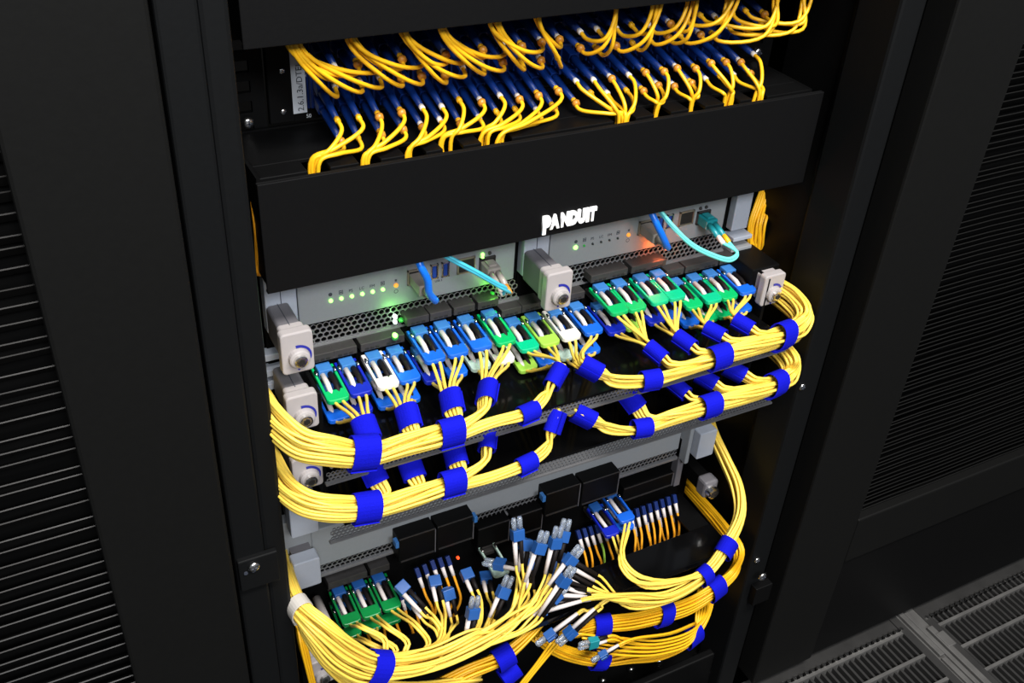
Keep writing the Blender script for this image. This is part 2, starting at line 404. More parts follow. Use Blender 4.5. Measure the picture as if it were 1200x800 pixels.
# ================================================================== switch chassis: hexagonal grilles, sleds, handles
def hexgrill(x0, x1, z0, z1, y, p=.0052, wall=.84, parent=None, m='grill'):
    b = MB(); Rh = p/math.sqrt(3); dz = p*.866; row = 0; z = z0 + Rh*.9
    while z < z1 - Rh*.4:
        x = x0 + p/2 + (p/2 if row % 2 else 0)
        while x < x1 - p*.3:
            vs = []
            for rad, yy in ((Rh, y), (Rh*wall, y), (Rh*wall, y+.0012)):
                for k in range(6):
                    a = math.radians(60*k+30); vs.append((x + rad*math.cos(a), yy, z + rad*math.sin(a)))
            b._add(vs, [(k, (k+1) % 6, 6+(k+1) % 6, 6+k) for k in range(6)] + [(6+k, 6+(k+1) % 6, 12+(k+1) % 6, 12+k) for k in range(6)])
            x += p
        z += dz; row += 1
    b.box(x0-.001, x1+.001, y-.0016, y+.002, z0-.0016, z0+.0002)
    return b.build('hex_grille', m, parent)
def handle(parent, xc, zc, yf, depth, w=.0245, h=.036, stem=True, rot=0.):
    if stem:
        st = MB().prism(rrect(w*.72, h*.80, .003), (xc-.0005, yf+.016, zc+.001), EX, EZ, (0, depth-.016, 0)).build('handle_stem', 'stem', parent, bevel=.0008)
        MB().box(xc-.0007, xc-.0002, yf+.015, yf+depth, zc+.001+h*.40, zc+.001+h*.40+.0003).build('seam', 'ink', st)
        own = st
    else: own = parent
    MB().prism(rrect(w*.80, h*.86, .003), (xc, yf+.007, zc), EX, EZ, (0, .011, 0)).build('handle_neck', 'handle', own, bevel=.001)
    nm = MB().prism(rrect(w, h, .0032), (xc, yf, zc), EX, EZ, (0, .0085, 0)).build('handle_face', 'handle', own, bevel=.0012)
    c = Vector((xc+.0005, yf, zc-.004))
    MB().tube([c, c-EY*.0035, c-EY*.0042], [.0082, .0078, .0066], 24).build('lock_ring', 'handle', own, smooth=False)
    MB().tube([c-EY*.003, c-EY*.0068, c-EY*.0072], [.0052, .0050, .0040], 16).build('lock_screw', 'steel', own)
    MB().cyl(c-EY*.0071, c-EY*.0076, .0028, 6).build('hex_socket', 'hole', own)
    b = MB(); n = 12; r0, r1 = .0086, .0112
    vs = []
    for i in range(n+1):
        a = math.radians(100 - 118*i/n); wv = r1 - (.0016*i/n)
        for rr in (r0, wv): vs.append((c.x + rr*math.cos(a), yf-.0004, c.z + rr*math.sin(a)))
    b._add(vs, [(2*i, 2*i+2, 2*i+3, 2*i+1) for i in range(n)]); b.build('turn_mark', 'navymark', own)
    MB().cyl((c.x-.0005, yf, c.z-.0105), (c.x-.0005, yf-.0004, c.z-.0105), .0010, 8).build('dot_mark', 'navymark', own)
    return own
ch1 = thing('switch_chassis', 'gray network chassis body below the lettered cover', 'chassis', (.24, .06, -.35))
MB().box(.010, .474, .056, .55, -.352, -.090).build('body', 'void', ch1)
MB().box(.4555, .4745, .047, .056, -.152, -.090).build('end_flange', 'lgray', ch1, bevel=.001)
MB().box(.4545, .4770, .040, .056, -.160, -.156).build('end_ledge', 'lgray', ch1, bevel=.0006)
MB().box(.4545, .4790, .040, .056, -.176, -.168).build('end_ledge', 'gray', ch1, bevel=.0006)
for z in (-.168, -.183, -.196): MB().box(-.002, .030, .045, .056, z-.006, z).build('end_ledge', 'lgray', ch1, bevel=.0006)
YP = .045
def led(parent, x, z, m, r=.0016, name='led'):
    c = Vector((x, YP, z))
    return MB().tube([c+EY*.001, c-EY*.0008, c-EY*.0016, c-EY*.002], [r, r, r*.75, r*.3], 10).build(name, m, parent, smooth=True)
def port(parent, x, z, w, h, name, shell='brass', y=YP):
    b = MB(); t_ = .0010
    b.box(x-w/2, x+w/2, y-.0022, y+.001, z+h/2-t_, z+h/2).box(x-w/2, x+w/2, y-.0022, y+.001, z-h/2, z-h/2+t_).box(x-w/2, x-w/2+t_, y-.0022, y+.001, z-h/2, z+h/2).box(x+w/2-t_, x+w/2, y-.0022, y+.001, z-h/2, z+h/2)
    o = b.build(name, shell, parent)
    MB().box(x-w/2+t_, x+w/2-t_, y-.0008, y+.0004, z-h/2+t_, z+h/2-t_).build('cavity', 'hole', o)
    return o
def sled(x0, label, lit):
    t = thing('switch_sled', label, 'switch module', (x0+.11, YP, -.15))
    MB().box(x0, x0+.0245, YP, YP+.011, -.1485, -.090).build('handle_column', 'lgray', t, bevel=.001)
    MB().box(x0+.0118, x0+.0124, YP-.0003, YP, -.1480, -.0910).build('column_seam', 'ink', t)
    MB().box(x0+.0252, x0+.2130, YP, YP+.011, -.1485, -.090).build('faceplate', 'gray', t, bevel=.0008)
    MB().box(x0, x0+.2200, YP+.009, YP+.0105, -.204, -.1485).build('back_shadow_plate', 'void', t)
    hexgrill(x0+.026, x0+.2190, -.1695, -.1500, YP+.002, parent=t)
    handle(t, x0+.0095, -.1385, -.001, .046)
    # indicator row
    lx = [x0+.0510 + .00865*i for i in range(6)]
    for i, x in enumerate(lx):
        if lit: m = 'led_green'
        else: m = 'led_green' if i == 0 else ('led_dim' if i == 1 else 'led_off')
        led(t, x, -.1303, m, (.0016 if lit else (.0021 if i == 0 else .0010)))
    for i, s in ((2, 'PS'), (3, 'LC'), (4, 'FM')):
        text('print', s, .0036, 'ink', t, (lx[i]-.0024, YP-.0003, -.1262))
    MB().cyl((lx[0], YP, -.1247), (lx[0], YP-.0003, -.1247), .0016, 12).build('print', 'ink', t)
    for i in (1, 5):
        b = MB().box(lx[i]-.0016, lx[i]+.0016, YP-.0003, YP, -.1264, -.1260).box(lx[i]-.0016, lx[i]+.0016, YP-.0003, YP, -.1234, -.1230)
        b.box(lx[i]-.0016, lx[i]-.0012, YP-.0003, YP, -.1264, -.1230).box(lx[i]+.0012, lx[i]+.0016, YP-.0003, YP, -.1264, -.1230).box(lx[i]-.0008, lx[i]+.0008, YP-.0003, YP, -.1252, -.1242)
        b.build('print', 'ink', t)
    ax = x0+.1055
    led(t, ax, -.1292, 'led_amber', .0020)
    MB().box(ax-.0009, ax+.0009, YP-.0003, YP, -.1255, -.1237).build('print', 'ink', t)
    b = MB(); n = 12; vs = []
    for k in range(n):
        for rr in (.0014, .0019): vs.append((ax + rr*math.cos(2*math.pi*k/n), YP-.0003, -.1348 + rr*math.sin(2*math.pi*k/n)))
    b._add(vs, [(2*k, 2*((k+1) % n), 2*((k+1) % n)+1, 2*k+1) for k in range(n)]); b.build('print', 'ink', t)
    # ports: two network sockets, two usb, one optical socket
    port(t, x0+.1225, -.1245, .0150, .0135, 'network_port')
    for k in (0, 1):
        o = port(t, x0+.1385 + k*.0098, -.1235, .0068, .0135, 'usb_port', 'steel')
        MB().box(x0+.1385+k*.0098-.0016, x0+.1385+k*.0098+.0016, YP-.0016, YP, -.1290, -.1185).build('usb_insert', 'usb', o)
    text('print', 'USB 3', .0026, 'ink', t, (x0+.1395, YP-.0003, -.1345))
    port(t, x0+.1670, -.1240, .0160, .0140, 'network_port')
    port(t, x0+.1865, -.1270, .0145, .0130, 'optical_port', 'cage')
    for k, m in ((0, 'led_green' if lit else 'led_off'), (1, 'led_off')):
        led(t, x0+.1822 + k*.0065, -.1175, m, .0016)
    if lit: led(t, x0+.1822, -.1205, 'led_green', .0014)
    return t
s1 = sled(.0075, 'gray switch module with a row of six lit green indicators', True)
s2 = sled(.2290, 'gray switch module with one lit green indicator, right half', False)
# status lights at the grille line
def bulb(parent, px, py, y, m, r, name='status_led'):
    q = at(px, py, y); o = MB().tube([q+EY*.002, q, q-EY*.0014, q-EY*.0022], [r*.8, r, r*.8, r*.3], 10).build(name, m, parent, smooth=True); return q
def glow(name, q, power, col):
    l = bpy.data.lights.new(name, 'POINT'); l.energy = power; l.color = col; l.shadow_soft_size = .002
    o = bpy.data.objects.new(name, l); C.objects.link(o); o.location = q
for px, py, m, r in ((463, 371, 'led_white', .0020), (463, 377, 'led_white', .0018), (470, 375, 'led_dim', .0022)): q = bulb(s1, px, py, .043, m, r)
glow('green_status_glow', at(468, 372, .034), .010, (.2, 1., .1))
q = bulb(s1, 463, 395, .030, 'led_dim', .0030); bulb(s1, 463, 393, .029, 'led_green', .0022)
q = bulb(s1, 572, 347, .043, 'led_green', .0018); bulb(s1, 577, 344, .043, 'led_dim', .0018)
glow('green_status_glow', at(580, 346, .034), .009, (.2, 1., .1))
q = bulb(s2, 762, 303, .043, 'led_red', .0017)
glow('red_status_glow', at(776, 300, .033), .022, (1., .16, .03))
bulb(s2, 769, 302, .0435, 'led_redd', .0012)

# ================================================================== transceivers, cage shrouds
TX = [.0458,.0650,.0877,.1062,.1279,.1483,.1697,.1920,.2150,.2350,.2560,.2785,.3030,.3220,.3455,.3640,.3862,.4075,.4263,.4475]
HI = [0,0,0,0,1,1,1,1,0,0,0,0,1,1,1,1,0,0,0,0]
UPC = ['green','navy','white','blue','blue','blue','blue','green','teal','lime','white','blue','green','green','teal','teal','green','teal','green','blue']
LOC = ['blue','navy','blue','blue','navy','blue','mint','white','lime','blue','mint','blue','navy','lime','navy','blue','blue','green','green','blue']
for i, x in enumerate(TX):
    s = s1 if x < .224 else s2; zt = -.1655 if HI[i] else -.1795
    lo = zt - .0285
    MB().box(x-.0098, x+.0098, .0345, .050, zt+.001, zt+.0085).build('cage_shroud', 'cage', s, bevel=.0006)
    MB().box(x-.0098, x+.0098, .046, .052, lo-.012, zt).build('cage_front', 'void', s)
    for k in (-1, 0, 1): MB().box(x+k*.0045-.0016, x+k*.0045+.0016, .0341, .0346, zt+.0022, zt+.0038).build('cage_slot', 'hole', s)
def transceiver(x, z, col, label, droop, y0=.046, yt=-.003, back=False, group=None, w=.0182):
    t = thing('optical_transceiver', label, 'transceiver', (x, y0, z), group)
    h = .0019; hw = w/2
    MB().box(x-.0075, x+.0075, .030, .047, z-.0095, z-.0045).build('module_body', 'cage', t, bevel=.0004)
    def pz(y): return z - droop * ((y0-y)/(y0-yt))**1.6
    ys = [y0-.008, .022, .006, yt+.011]
    for sgn in (-1, 1):
        xo = x + sgn*(hw-.0011)
        b = MB(); vs = []
        for y in ys:
            zc = pz(y)
            vs += [(xo-.0011, y, zc-h), (xo+.0011, y, zc-h), (xo+.0011, y, zc+h), (xo-.0011, y, zc+h)]
        n = len(ys)
        b._add(vs, [(0,1,2,3), tuple(4*(n-1)+k for k in (3,2,1,0))] + [(4*j+k, 4*(j+1)+k, 4*(j+1)+(k+1) % 4, 4*j+(k+1) % 4) for j in range(n-1) for k in range(4)])
        b.build('tab_arm', 'tab_'+col, t, bevel=.0005)
    # grip: rounded plate at the front end
    poly = [(-hw, .0115), (hw, .0115), (hw, .003), (hw-.0012, .0008), (hw-.004, 0), (-hw+.004, 0), (-hw+.0012, .0008), (-hw, .003)]
    sl = (pz(yt+.0115)-pz(yt))/.0115
    MB().prism(poly, (x, yt, pz(yt)-h*1.1), EX, Vector((0, 1, sl)), (0, 0, h*2.2)).build('tab_grip', 'tab_'+col, t, bevel=.0008)
    if back: MB().box(x-hw, x+hw, y0-.016, y0-.008, z-.001, z+.0028).build('tab_bridge', 'tab_'+col, t, bevel=.0008)
    for sgn in (-1, 1):
        c = Vector((x + sgn*(hw-.0015), .0275, z+.0022)); MB().tube([c+EY*.004, c, c-EY*.001], [.0013, .0013, .0007], 8).build('latch_pin', 'steel', t, smooth=True)
    return t
# duplex cords: sky blue head, one white and one black boot, two yellow strands
def heads(t, H, d, u, scale=1., cap=False, bootlen=.021, bend=None, m='lc', black='bootk'):
    """connector head at H pointing back along d (towards its cable); returns the two boot ends"""
    w = d.cross(u).normalized(); u = u.normalized(); s = scale
    MB().obox(H + d*.005*s, u*.0058*s, w*.0040*s, d*.0055*s).obox(H + d*.0035*s - w*.0048*s, u*.0030*s, w*.0010*s, d*.0042*s).build('connector', m, t, bevel=.0006)
    if cap:
        for k in (-1, 1): MB().tube([H + u*k*.003*s - d*.012*s, H + u*k*.003*s - d*.010*s, H + u*k*.003*s], [.0018*s, .0026*s, .0026*s], 8).build('dust_cap', 'cap', t, smooth=True)
    ends = []
    for k, mm in ((-1, 'bootw'), (1, black)):
        a = H + u*k*.0031*s + d*.009*s; dd = (d + (bend or Vector((0,0,0)))).normalized()
        e = a + d*bootlen*.5*s + dd*bootlen*.5*s
        MB().tube([a, a + d*bootlen*.5*s, e], [.0024*s, .0022*s, .0018*s], 8).build('boot', mm, t, smooth=True)
        ends.append((e, dd))
    return ends

SR = .00142
class Bundle:
    """main run of a tied bundle; cords join at given stations and run on to the far end"""
    def __init__(s, pts, rv, rd):
        s.p = [at(*q) if not isinstance(q, Vector) else q for q in pts]; n = len(s.p)
        s.rv, s.rd = rv, rd; s.T = []; s.U = []; s.W = []
        for i in range(n):
            T = (s.p[min(i+1, n-1)] - s.p[max(i-1, 0)]).normalized()
            U = EZ - T*EZ.dot(T)
            U = (EZ*.6 + EY*.4 - T*(EZ*.6 + EY*.4).dot(T)) if U.length < .45 else U
            U.normalize(); s.T.append(T); s.U.append(U); s.W.append(T.cross(U))
        s.strands = []
    def add(s, join): s.strands.append(join); return len(s.strands)-1
    def path(s, k):
        j0 = s.strands[k]; out = []; n = len(s.p)
        rnd = random.Random(k*31+5); a = rnd.uniform(-1, 1)
        for j in range(j0, n):
            pres = [q for q in range(len(s.strands)) if s.strands[q] <= j]
            rank = pres.index(k); b = ((rank+.5)/len(pres))*2-1
            b = max(-1, min(1, b + rnd.uniform(-.10, .10)))
            aa = a*math.sqrt(max(.06, 1-b*b))
            out.append(s.p[j] + s.U[j]*(b*(s.rv[j]-SR)) + s.W[j]*(aa*(s.rd[j]*.8-SR*.8)))
        return out
def strap(c, T, U, rv, rd, width, label, group='blue hook tape straps', flap=1, m='velcro'):
    T = T.normalized(); U = (U - T*U.dot(T)).normalized(); Wv = T.cross(U); n = 26
    t = thing('cable_strap', label, 'cable tie', c, group)
    b = MB(); vs = []
    for (e, k) in ((0, -1), (0, 1), (.0010, 1), (.0010, -1)):
        for i in range(n):
            a = 2*math.pi*i/n; ca, sa = math.cos(a), math.sin(a)
            sq = lambda v: math.copysign(abs(v)**.92, v)
            vs.append(c + T*(width/2*k) + U*((rv+e)*sq(ca)) + Wv*((rd+e)*sq(sa)))
    fs = []
    for r in range(4):
        r2 = (r+1) % 4
        fs += [(r*n+i, r*n+(i+1) % n, r2*n+(i+1) % n, r2*n+i) for i in range(n)]
    b._add(vs, fs); b.build('band', m, t, smooth=False, bevel=.0003, segs=1)
    # overlapping tail of the strap
    b = MB(); vs = []
    for (e, k) in ((.0010, -1), (.0010, 1), (.0020, 1), (.0020, -1)):
        for i in range(8):
            a = math.radians(150 + flap*70*i/7); e2 = e + (.0007 if i == 7 else 0)
            vs.append(c + T*(width*.49*k) + U*((rv+e2)*math.cos(a)) + Wv*((rd+e2)*math.sin(a)))
    fs = []
    for r in range(4):
        r2 = (r+1) % 4; fs += [(r*8+i, r*8+i+1, r2*8+i+1, r2*8+i) for i in range(7)]
    fs += [(0, 8, 16, 24), (7, 31, 23, 15)]
    b._add(vs, fs); b.build('tail', m, t)
    return t

# ---------------------------------------------------------------- fibre trays in front of the sleds
def tray(z, label, yb, handles=('l','r'), yl=-.048, stem=True, lip=.011, hz=.0295):
    t = thing('fibre_tray', label, 'fibre tray', (.24, yl, z))
    MB().box(.030, .4600, yl, yb, z-.0025, z).build('floor_sheet', 'gloss', t, bevel=.0005)
    MB().box(.030, .4600, yl-.0012, yl, z-.0015, z+.0010).build('front_lip', 'gloss', t, bevel=.0004)
    hexgrill(.0180, .4600, z-lip, z-.0016, yl-.0008, p=.0036, wall=.70, parent=t, m='lip').name = 'perforated_lip'
    for sgn, x0, x1 in (('l', .0265, .030), ('r', .4600, .4635)):
        MB().box(x0, x1, -.010, .044, z-.004, z+.044).build('side_wall', 'dark', t, bevel=.0008)
        if sgn in handles:
            if sgn == 'r': MB().box(.4530, .4850, .0045, .046, z+.012, z+.046).build('arm', 'dark', t, bevel=.001)
            handle(t, .0148 if sgn == 'l' else .4690, z+hz, -.010, .045, h=.033, stem=(sgn == 'l'))
    return t
tray(-.2170, 'upper black glossy fibre tray with pale latches at both ends', .034)
tray(-.2760, 'lower black glossy fibre tray beneath the upper yellow bundles', .040, handles=('l',), hz=.0275, lip=.014)
# ---------------------------------------------------------------- upper (A) and lower (B) bundles
def mk(px, py, y): return (px, py, y)
YB = -.068
LA = Bundle([(650,443,-.052),(637,466,-.060),(619,483,-.066),(575,492,YB),(528,506,YB),(475,519,YB),(426,530,YB),(385,528,-.066),(353,521,-.058),(332,504,-.046),(316,484,-.028),(303,464,.01),(292,450,.06)],
            [.0075,.0070,.0068,.0085,.0115,.0125,.0136,.0135,.0150,.0162,.0165,.016,.015], [.006,.006,.006,.007,.008,.009,.010,.010,.011,.012,.012,.012,.012])
LB = Bundle([(650,496,-.052),(640,525,-.060),(617,543,-.066),(575,556,YB),(530,565,YB),(480,582,YB),(429,594,YB),(390,596,-.066),(360,590,-.058),(341,577,-.046),(327,559,-.028),(314,535,.01),(303,521,.06)],
            [.0075,.0070,.0068,.0085,.0105,.0115,.0120,.0128,.0132,.0135,.0138,.014,.014], [.006,.006,.006,.007,.008,.009,.010,.010,.011,.012,.012,.012,.012])
RA = Bundle([(692,431,-.052),(718,445,-.062),(762,445,-.068),(800,432,-.070),(842,418,-.070),(882,405,-.068),(917,393,-.060),(936,385,-.048),(941,371,atx(941,371,.481).y),(929,355,atx(929,355,.483).y),(905,338,atx(905,338,.484).y),(880,319,atx(880,319,.484).y)],
            [.0085,.0075,.0080,.0095,.0105,.0115,.0128,.014,.015,.015,.014,.013], [.006,.006,.007,.008,.009,.009,.010,.012,.013,.013,.012,.012])
RB = Bundle([(683,487,-.052),(712,501,-.062),(752,501,-.068),(790,489,-.070),(831,475,-.070),(872,463,-.068),(908,450,-.060),(924,441,-.048),(927,427,atx(927,427,.476).y),(914,411,atx(914,411,.480).y),(892,392,atx(892,392,.483).y),(866,370,atx(866,370,.484).y)],
            [.0075,.0070,.0075,.0090,.0105,.0110,.0118,.013,.014,.014,.013,.012], [.006,.006,.007,.008,.009,.009,.010,.012,.013,.013,.012,.012])
# (bundle, branch strap pixel+depth, strap axis pixel end, join station, half height, half depth)
BRA = [(LA, (429,503,-.046), 6, (436,522,-.060)), (LA, (478,489,-.046), 5, (484,511,-.060)), (LA, (529,471,-.046), 4, (533,491,-.060)),
       (LA, (570,460,-.046), 3, (566,481,-.060)), (LA, (651,441,-.050), 0, None),
       (RA, (692,431,-.050), 0, None), (RA, (769,413,-.046), 3, (786,427,-.060)), (RA, (803,400,-.046), 4, (820,412,-.060)), (RA, (838,389,-.046), 5, (857,399,-.060)), (RA, (871,380,-.046), 6, (890,391,-.060))]
BRB = [(LB, (437,553,-.046), 6, (450,580,-.060)), (LB, (482,548,-.046), 5, (490,570,-.060)), (LB, (533,533,-.046), 4, (538,553,-.060)),
       (LB, (571,515,-.046), 3, (568,540,-.060)), (LB, (650,494,-.050), 0, None),
       (RB, (684,487,-.050), 0, None), (RB, (740,468,-.046), 2, (757,490,-.060)), (RB, (796,454,-.046), 4, (812,467,-.060)), (RB, (828,444,-.046), 5, (848,456,-.060)), (RB, (861,434,-.046), 6, (884,446,-.060))]
cords = []
for tier, BR in (('upper', BRA), ('lower', BRB)):
    # strands register from the innermost branch outwards, so later ones lie on top
    order = [4, 3, 2, 1, 0, 5, 6, 7, 8, 9]
    for bi in order:
        bun, bp, js, q = BR[bi]
        for cc in (2*bi, 2*bi+1):
            for lv in (0, 1):
                ks = (bun.add(js), bun.add(js)); cords.append((tier, bi, cc, lv, bun, bp, js, q, ks))
def col_words(c):
    return ORD[c] + ' slot from the left end' if c < 10 else ORD[19-c] + ' slot from the right end'
for (tier, bi, cc, lv, bun, bp, js, q, ks) in cords:
    x = TX[cc]; zt = (-.1655 if HI[cc] else -.1795) - .0070
    z = zt - .0195*lv
    side = 'left' if bi < 5 else 'right'
    c = at(*bp)
    sgn = -1 if bi < 5 else 1
    if tier == 'upper':
        col = (UPC if lv == 0 else LOC)[cc]
        transceiver(x, z, col, '%s pull-tab transceiver, %s row, %s' % (col, 'upper' if lv == 0 else 'lower', col_words(cc)), .0035 + .001*lv + random.random()*.002, back=(lv == 0 and cc in (2, 9, 10)))
        t = thing('duplex_fibre_cord', 'yellow duplex cord with white boot, plugged in %s row, %s' % ('upper' if lv == 0 else 'lower', col_words(cc)), 'fibre cord', (x, .04, z), 'duplex cords of the upper tier')
        H = Vector((x, .0375, z+.0008))
        ends = heads(t, H, Vector((0, -1, -.03)).normalized(), EX*1.0, 1.0, bootlen=.027, bend=Vector((0, 0, -.36)))
    else:
        z -= .075
        t = thing('duplex_fibre_cord', 'yellow cord of lower %s bundle, %s branch from the middle, %s %s of its four' % (side, ORD[(4-bi) if bi < 5 else bi-5], 'upper' if lv == 0 else 'lower', 'left' if cc % 2 == 0 else 'right'), 'fibre cord', (x, .03, z), 'duplex cords in the lower %s bundle' % side)
        H = Vector((x, .046, z+.012)); 
        ends = heads(t, H, Vector((0, -1, -.08)).normalized(), EX*1.0, 1.0, bootlen=.022, bend=Vector((0, 0, -.6)))
    for si in (0, 1):
        e, dd = ends[si]
        mp = bun.path(ks[si])
        # spread inside the branch strap
        n_ = (cc % 2)*2 + si; ax = Vector((0,0,0))
        dirb = ((at(*q) if q else bun.p[1]) - c); dirb.normalize()
        up = (EZ*.5 + EY*.8); up = (up - dirb*up.dot(dirb)).normalized(); sd = dirb.cross(up)
        if sd.x < 0: sd = -sd
        o_ = sd*((n_-1.5)*.0036) + up*((.5-lv)*.0040 + rj(.0004))
        pre = e.lerp(c + o_ - dirb*.009, .5) + EZ*.0005
        pts = [e - dd*.002, e + dd*.004, c + o_ - dirb*.010, c + o_ + dirb*.009]
        if q:
            m_ = at(*q) + o_*.8
            pts += [m_] + mp[1:] if (len(mp) > 2) else [m_] + mp
        else: pts += mp[1:]
        MB().tube(spline(pts, 5), SR, 6).build('cable', 'yellow', t, smooth=True)
for tier, BR in (('upper', BRA), ('lower', BRB)):
    for bi, (bun, bp, js, q) in enumerate(BR):
        c = at(*bp); d = ((at(*q) if q else bun.p[1]) - c).normalized(); up = EZ*.5 + EY*.8
        side = 'left' if bi < 5 else 'right'
        strap(c, d, up, .0059, .0087, .0185 if tier == 'upper' else .019, 'blue strap on the %s branch from the middle, %s %s bundle' % (ORD[(4-bi) if bi < 5 else bi-5], tier, side), 'blue branch straps')
for bun, tier, side, sts in ((LA, 'upper', 'left', (2, 4, 6)), (LB, 'lower', 'left', (2, 4, 6)), (RA, 'upper', 'right', (2, 4, 6)), (RB, 'lower', 'right', (2, 4, 6))):
    for k, j in enumerate(sts):
        nm = ('smallest', 'middle', 'widest')[k]
        strap(bun.p[j], bun.T[j], bun.U[j], bun.rv[j]*1.0+.0001, bun.rd[j]*.8+.0008, (.0175, .0195, .0205)[k], '%s blue strap round the main run of the %s %s bundle' % (nm, tier, side), 'blue main straps')

# ================================================================== network and aqua cables on the sleds
def rj45(parent_label, x, z, path, m, plug='clear'):
    t = thing('network_cable', parent_label, 'cable', (x, YP, z))
    MB().box(x-.0058, x+.0058, .0235, YP, z-.0048, z+.0042).box(x-.0025, x+.0025, .022, .040, z-.0070, z-.0048).build('plug', plug, t, bevel=.0008)
    MB().tube([Vector((x, .0245, z)), Vector((x, .014, z)), Vector((x, .012, z-.001))], [.0042, .0034, .0030], 10).build('strain_relief', plug, t, smooth=True)
    MB().tube(spline(path, 8), .0030, 10).build('cable', m, t, smooth=True)
    return t
xa = .0075+.1225
rj45('blue network cable with gray plug on the left switch module', xa, -.1255,
     [Vector((xa, .016, -.1258)), Vector((xa+.0015, .009, -.1270)), at(503, 343, .005), at(501, 328, .004), at(493, 312, .006), at(488, 298, .012), at(484, 280, .02)], 'ethblue')
xb = .2290+.1225
rj45('blue network cable with gray plug on the right switch module', xb, -.1250,
     [Vector((xb, .016, -.1258)), Vector((xb+.001, .010, -.1275)), at(781, 287, .006), at(777, 278, .005), at(769, 261, .008), at(763, 248, .014), at(758, 235, .02)], 'ethblue')
def aqua(label, x, z, path1, m, plugm, bootm, H=None):
    t = thing('aqua_fibre_cord', label, 'fibre cord', (x, YP, z))
    MB().box(x-.0062, x+.0062, .030, YP, z-.0045, z+.0045).box(x-.0035, x+.0035, .033, .043, z+.0045, z+.0062).build('connector', plugm, t, bevel=.0008)
    for k, bm in ((-1, bootm[0]), (1, bootm[1])):
        a = Vector((x+k*.0031, .031, z)); dz = Vector((0, -1, -.28)).normalized()
        MB().tube([a, a+dz*.016], [.0030, .0026], 8).build('boot', plugm, t, smooth=True)
        MB().tube([a+dz*.015, a+dz*.025], [.0025, .0022], 8).build('collar', bm, t, smooth=True)
        pts = [a+dz*.024] + [p + Vector((k*.0004, 0, k*-.0013)) for p in path1]
        MB().tube(spline(pts, 8), .00155, 7).build('cable', m, t, smooth=True)
    return t
xs = .0075+.1865
aqua('cyan duplex cord with gray plug crossing the left switch module', xs, -.1285,
     [at(593, 339, .004), at(584, 334, .002), at(560, 320, .004), at(530, 304, .010), at(505, 290, .02)], 'cyan', 'clear', ('collarw', 'collarg'))
xs2 = .2290+.1865
aqua('aqua duplex cord with teal plug looping across the right switch module', xs2, -.1280,
     [at(864, 297, .003), at(856, 304, -.002), at(835, 299, -.004), at(810, 286, -.003), at(790, 267, .002), at(776, 250, .010), at(766, 236, .02)], 'aqua', 'aquadark', ('collarw', 'gold'))
# vertical runs of yellow cords in the side channels
for i in range(14):
    k = i/13
    ps = [at(930-22*k, 150, .085), at(915-16*k, 200, .075), at(905-18*k, 235, .062+rj(.004)), at(897-20*k+rj(1.5), 262, .052+rj(.006)), at(893-17*k+rj(2), 292, .052+rj(.005)), at(889-12*k, 322, .060), at(884-10*k, 360, .08)]
    single_cord(spline(ps, 6), .0016, 'gold', 'golden fibre cord in the upright sheaf right of the gray modules, %s from the right' % ORD[i], 'upright sheaf beside the right module')
for i in range(3):
    ps = [at(296+i*2.2, 236, .034), at(299+i*1.8, 262, .030+rj(.002)), at(301+i*1.8, 290, .030+rj(.002)), at(302+i*1.8, 322, .034)]
    single_cord(spline(ps, 5), .0016, 'yellow_shaded', 'shade-toned yellow fibre cord glimpsed between the left post and the lettered cover, %s from the post' % ORD[i], 'upright cords behind the left post')

# ================================================================== second chassis
ch2 = thing('switch_chassis', 'gray network chassis above the tangle of loose fibre connectors', 'chassis', (.24, .06, -.60))
MB().box(.010, .474, .058, .55, -.62, -.356).build('body', 'void', ch2)
MB().box(.0275, .4400, .044, .056, -.4170, -.3700).build('front_band', 'gray', ch2, bevel=.001)
hexgrill(.028, .4400, -.4285, -.4170, .0455, parent=ch2, p=.0050)
MB().box(.028, .4400, .043, .047, -.4315, -.4285).build('grille_rail', 'grill', ch2, bevel=.0004)
for (x0, x1, z0, z1) in ((.0040, .0285, -.3465, -.3035), (.0030, .0272, -.4125, -.3790), (.4458, .4680, -.4155, -.3800)):
    MB().prism(rrect(x1-x0, z1-z0, .002), ((x0+x1)/2, .020, (z0+z1)/2), EX, EZ, (0, .014, 0)).build('end_plate', 'lgray', ch2, bevel=.001)
    MB().box(x0+.003, x1-.003, .034, .056, z0+.002, z1-.002).build('plate_mount', 'stem', ch2)
MB().box(.4400, .4450, .030, .056, -.4280, -.3600).build('end_flange', 'gray', ch2, bevel=.001)
MB().box(.4400, .4700, .040, .056, -.3790, -.3600).build('end_flange', 'gray', ch2, bevel=.001)
MB().box(.4400, .4480, .040, .056, -.4700, -.4000).build('end_flange', 'stem', ch2, bevel=.001)
MB().box(.0000, .0275, .044, .056, -.4000, -.3500).build('end_flange', 'gray', ch2, bevel=.001)
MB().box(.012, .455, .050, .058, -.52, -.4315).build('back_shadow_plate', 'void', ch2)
for i in range(3):
    x = TX[i]+.001; MB().box(x-.0098, x+.0098, .0345, .050, -.4420, -.4335).build('cage_shroud', 'cage', ch2, bevel=.0006)
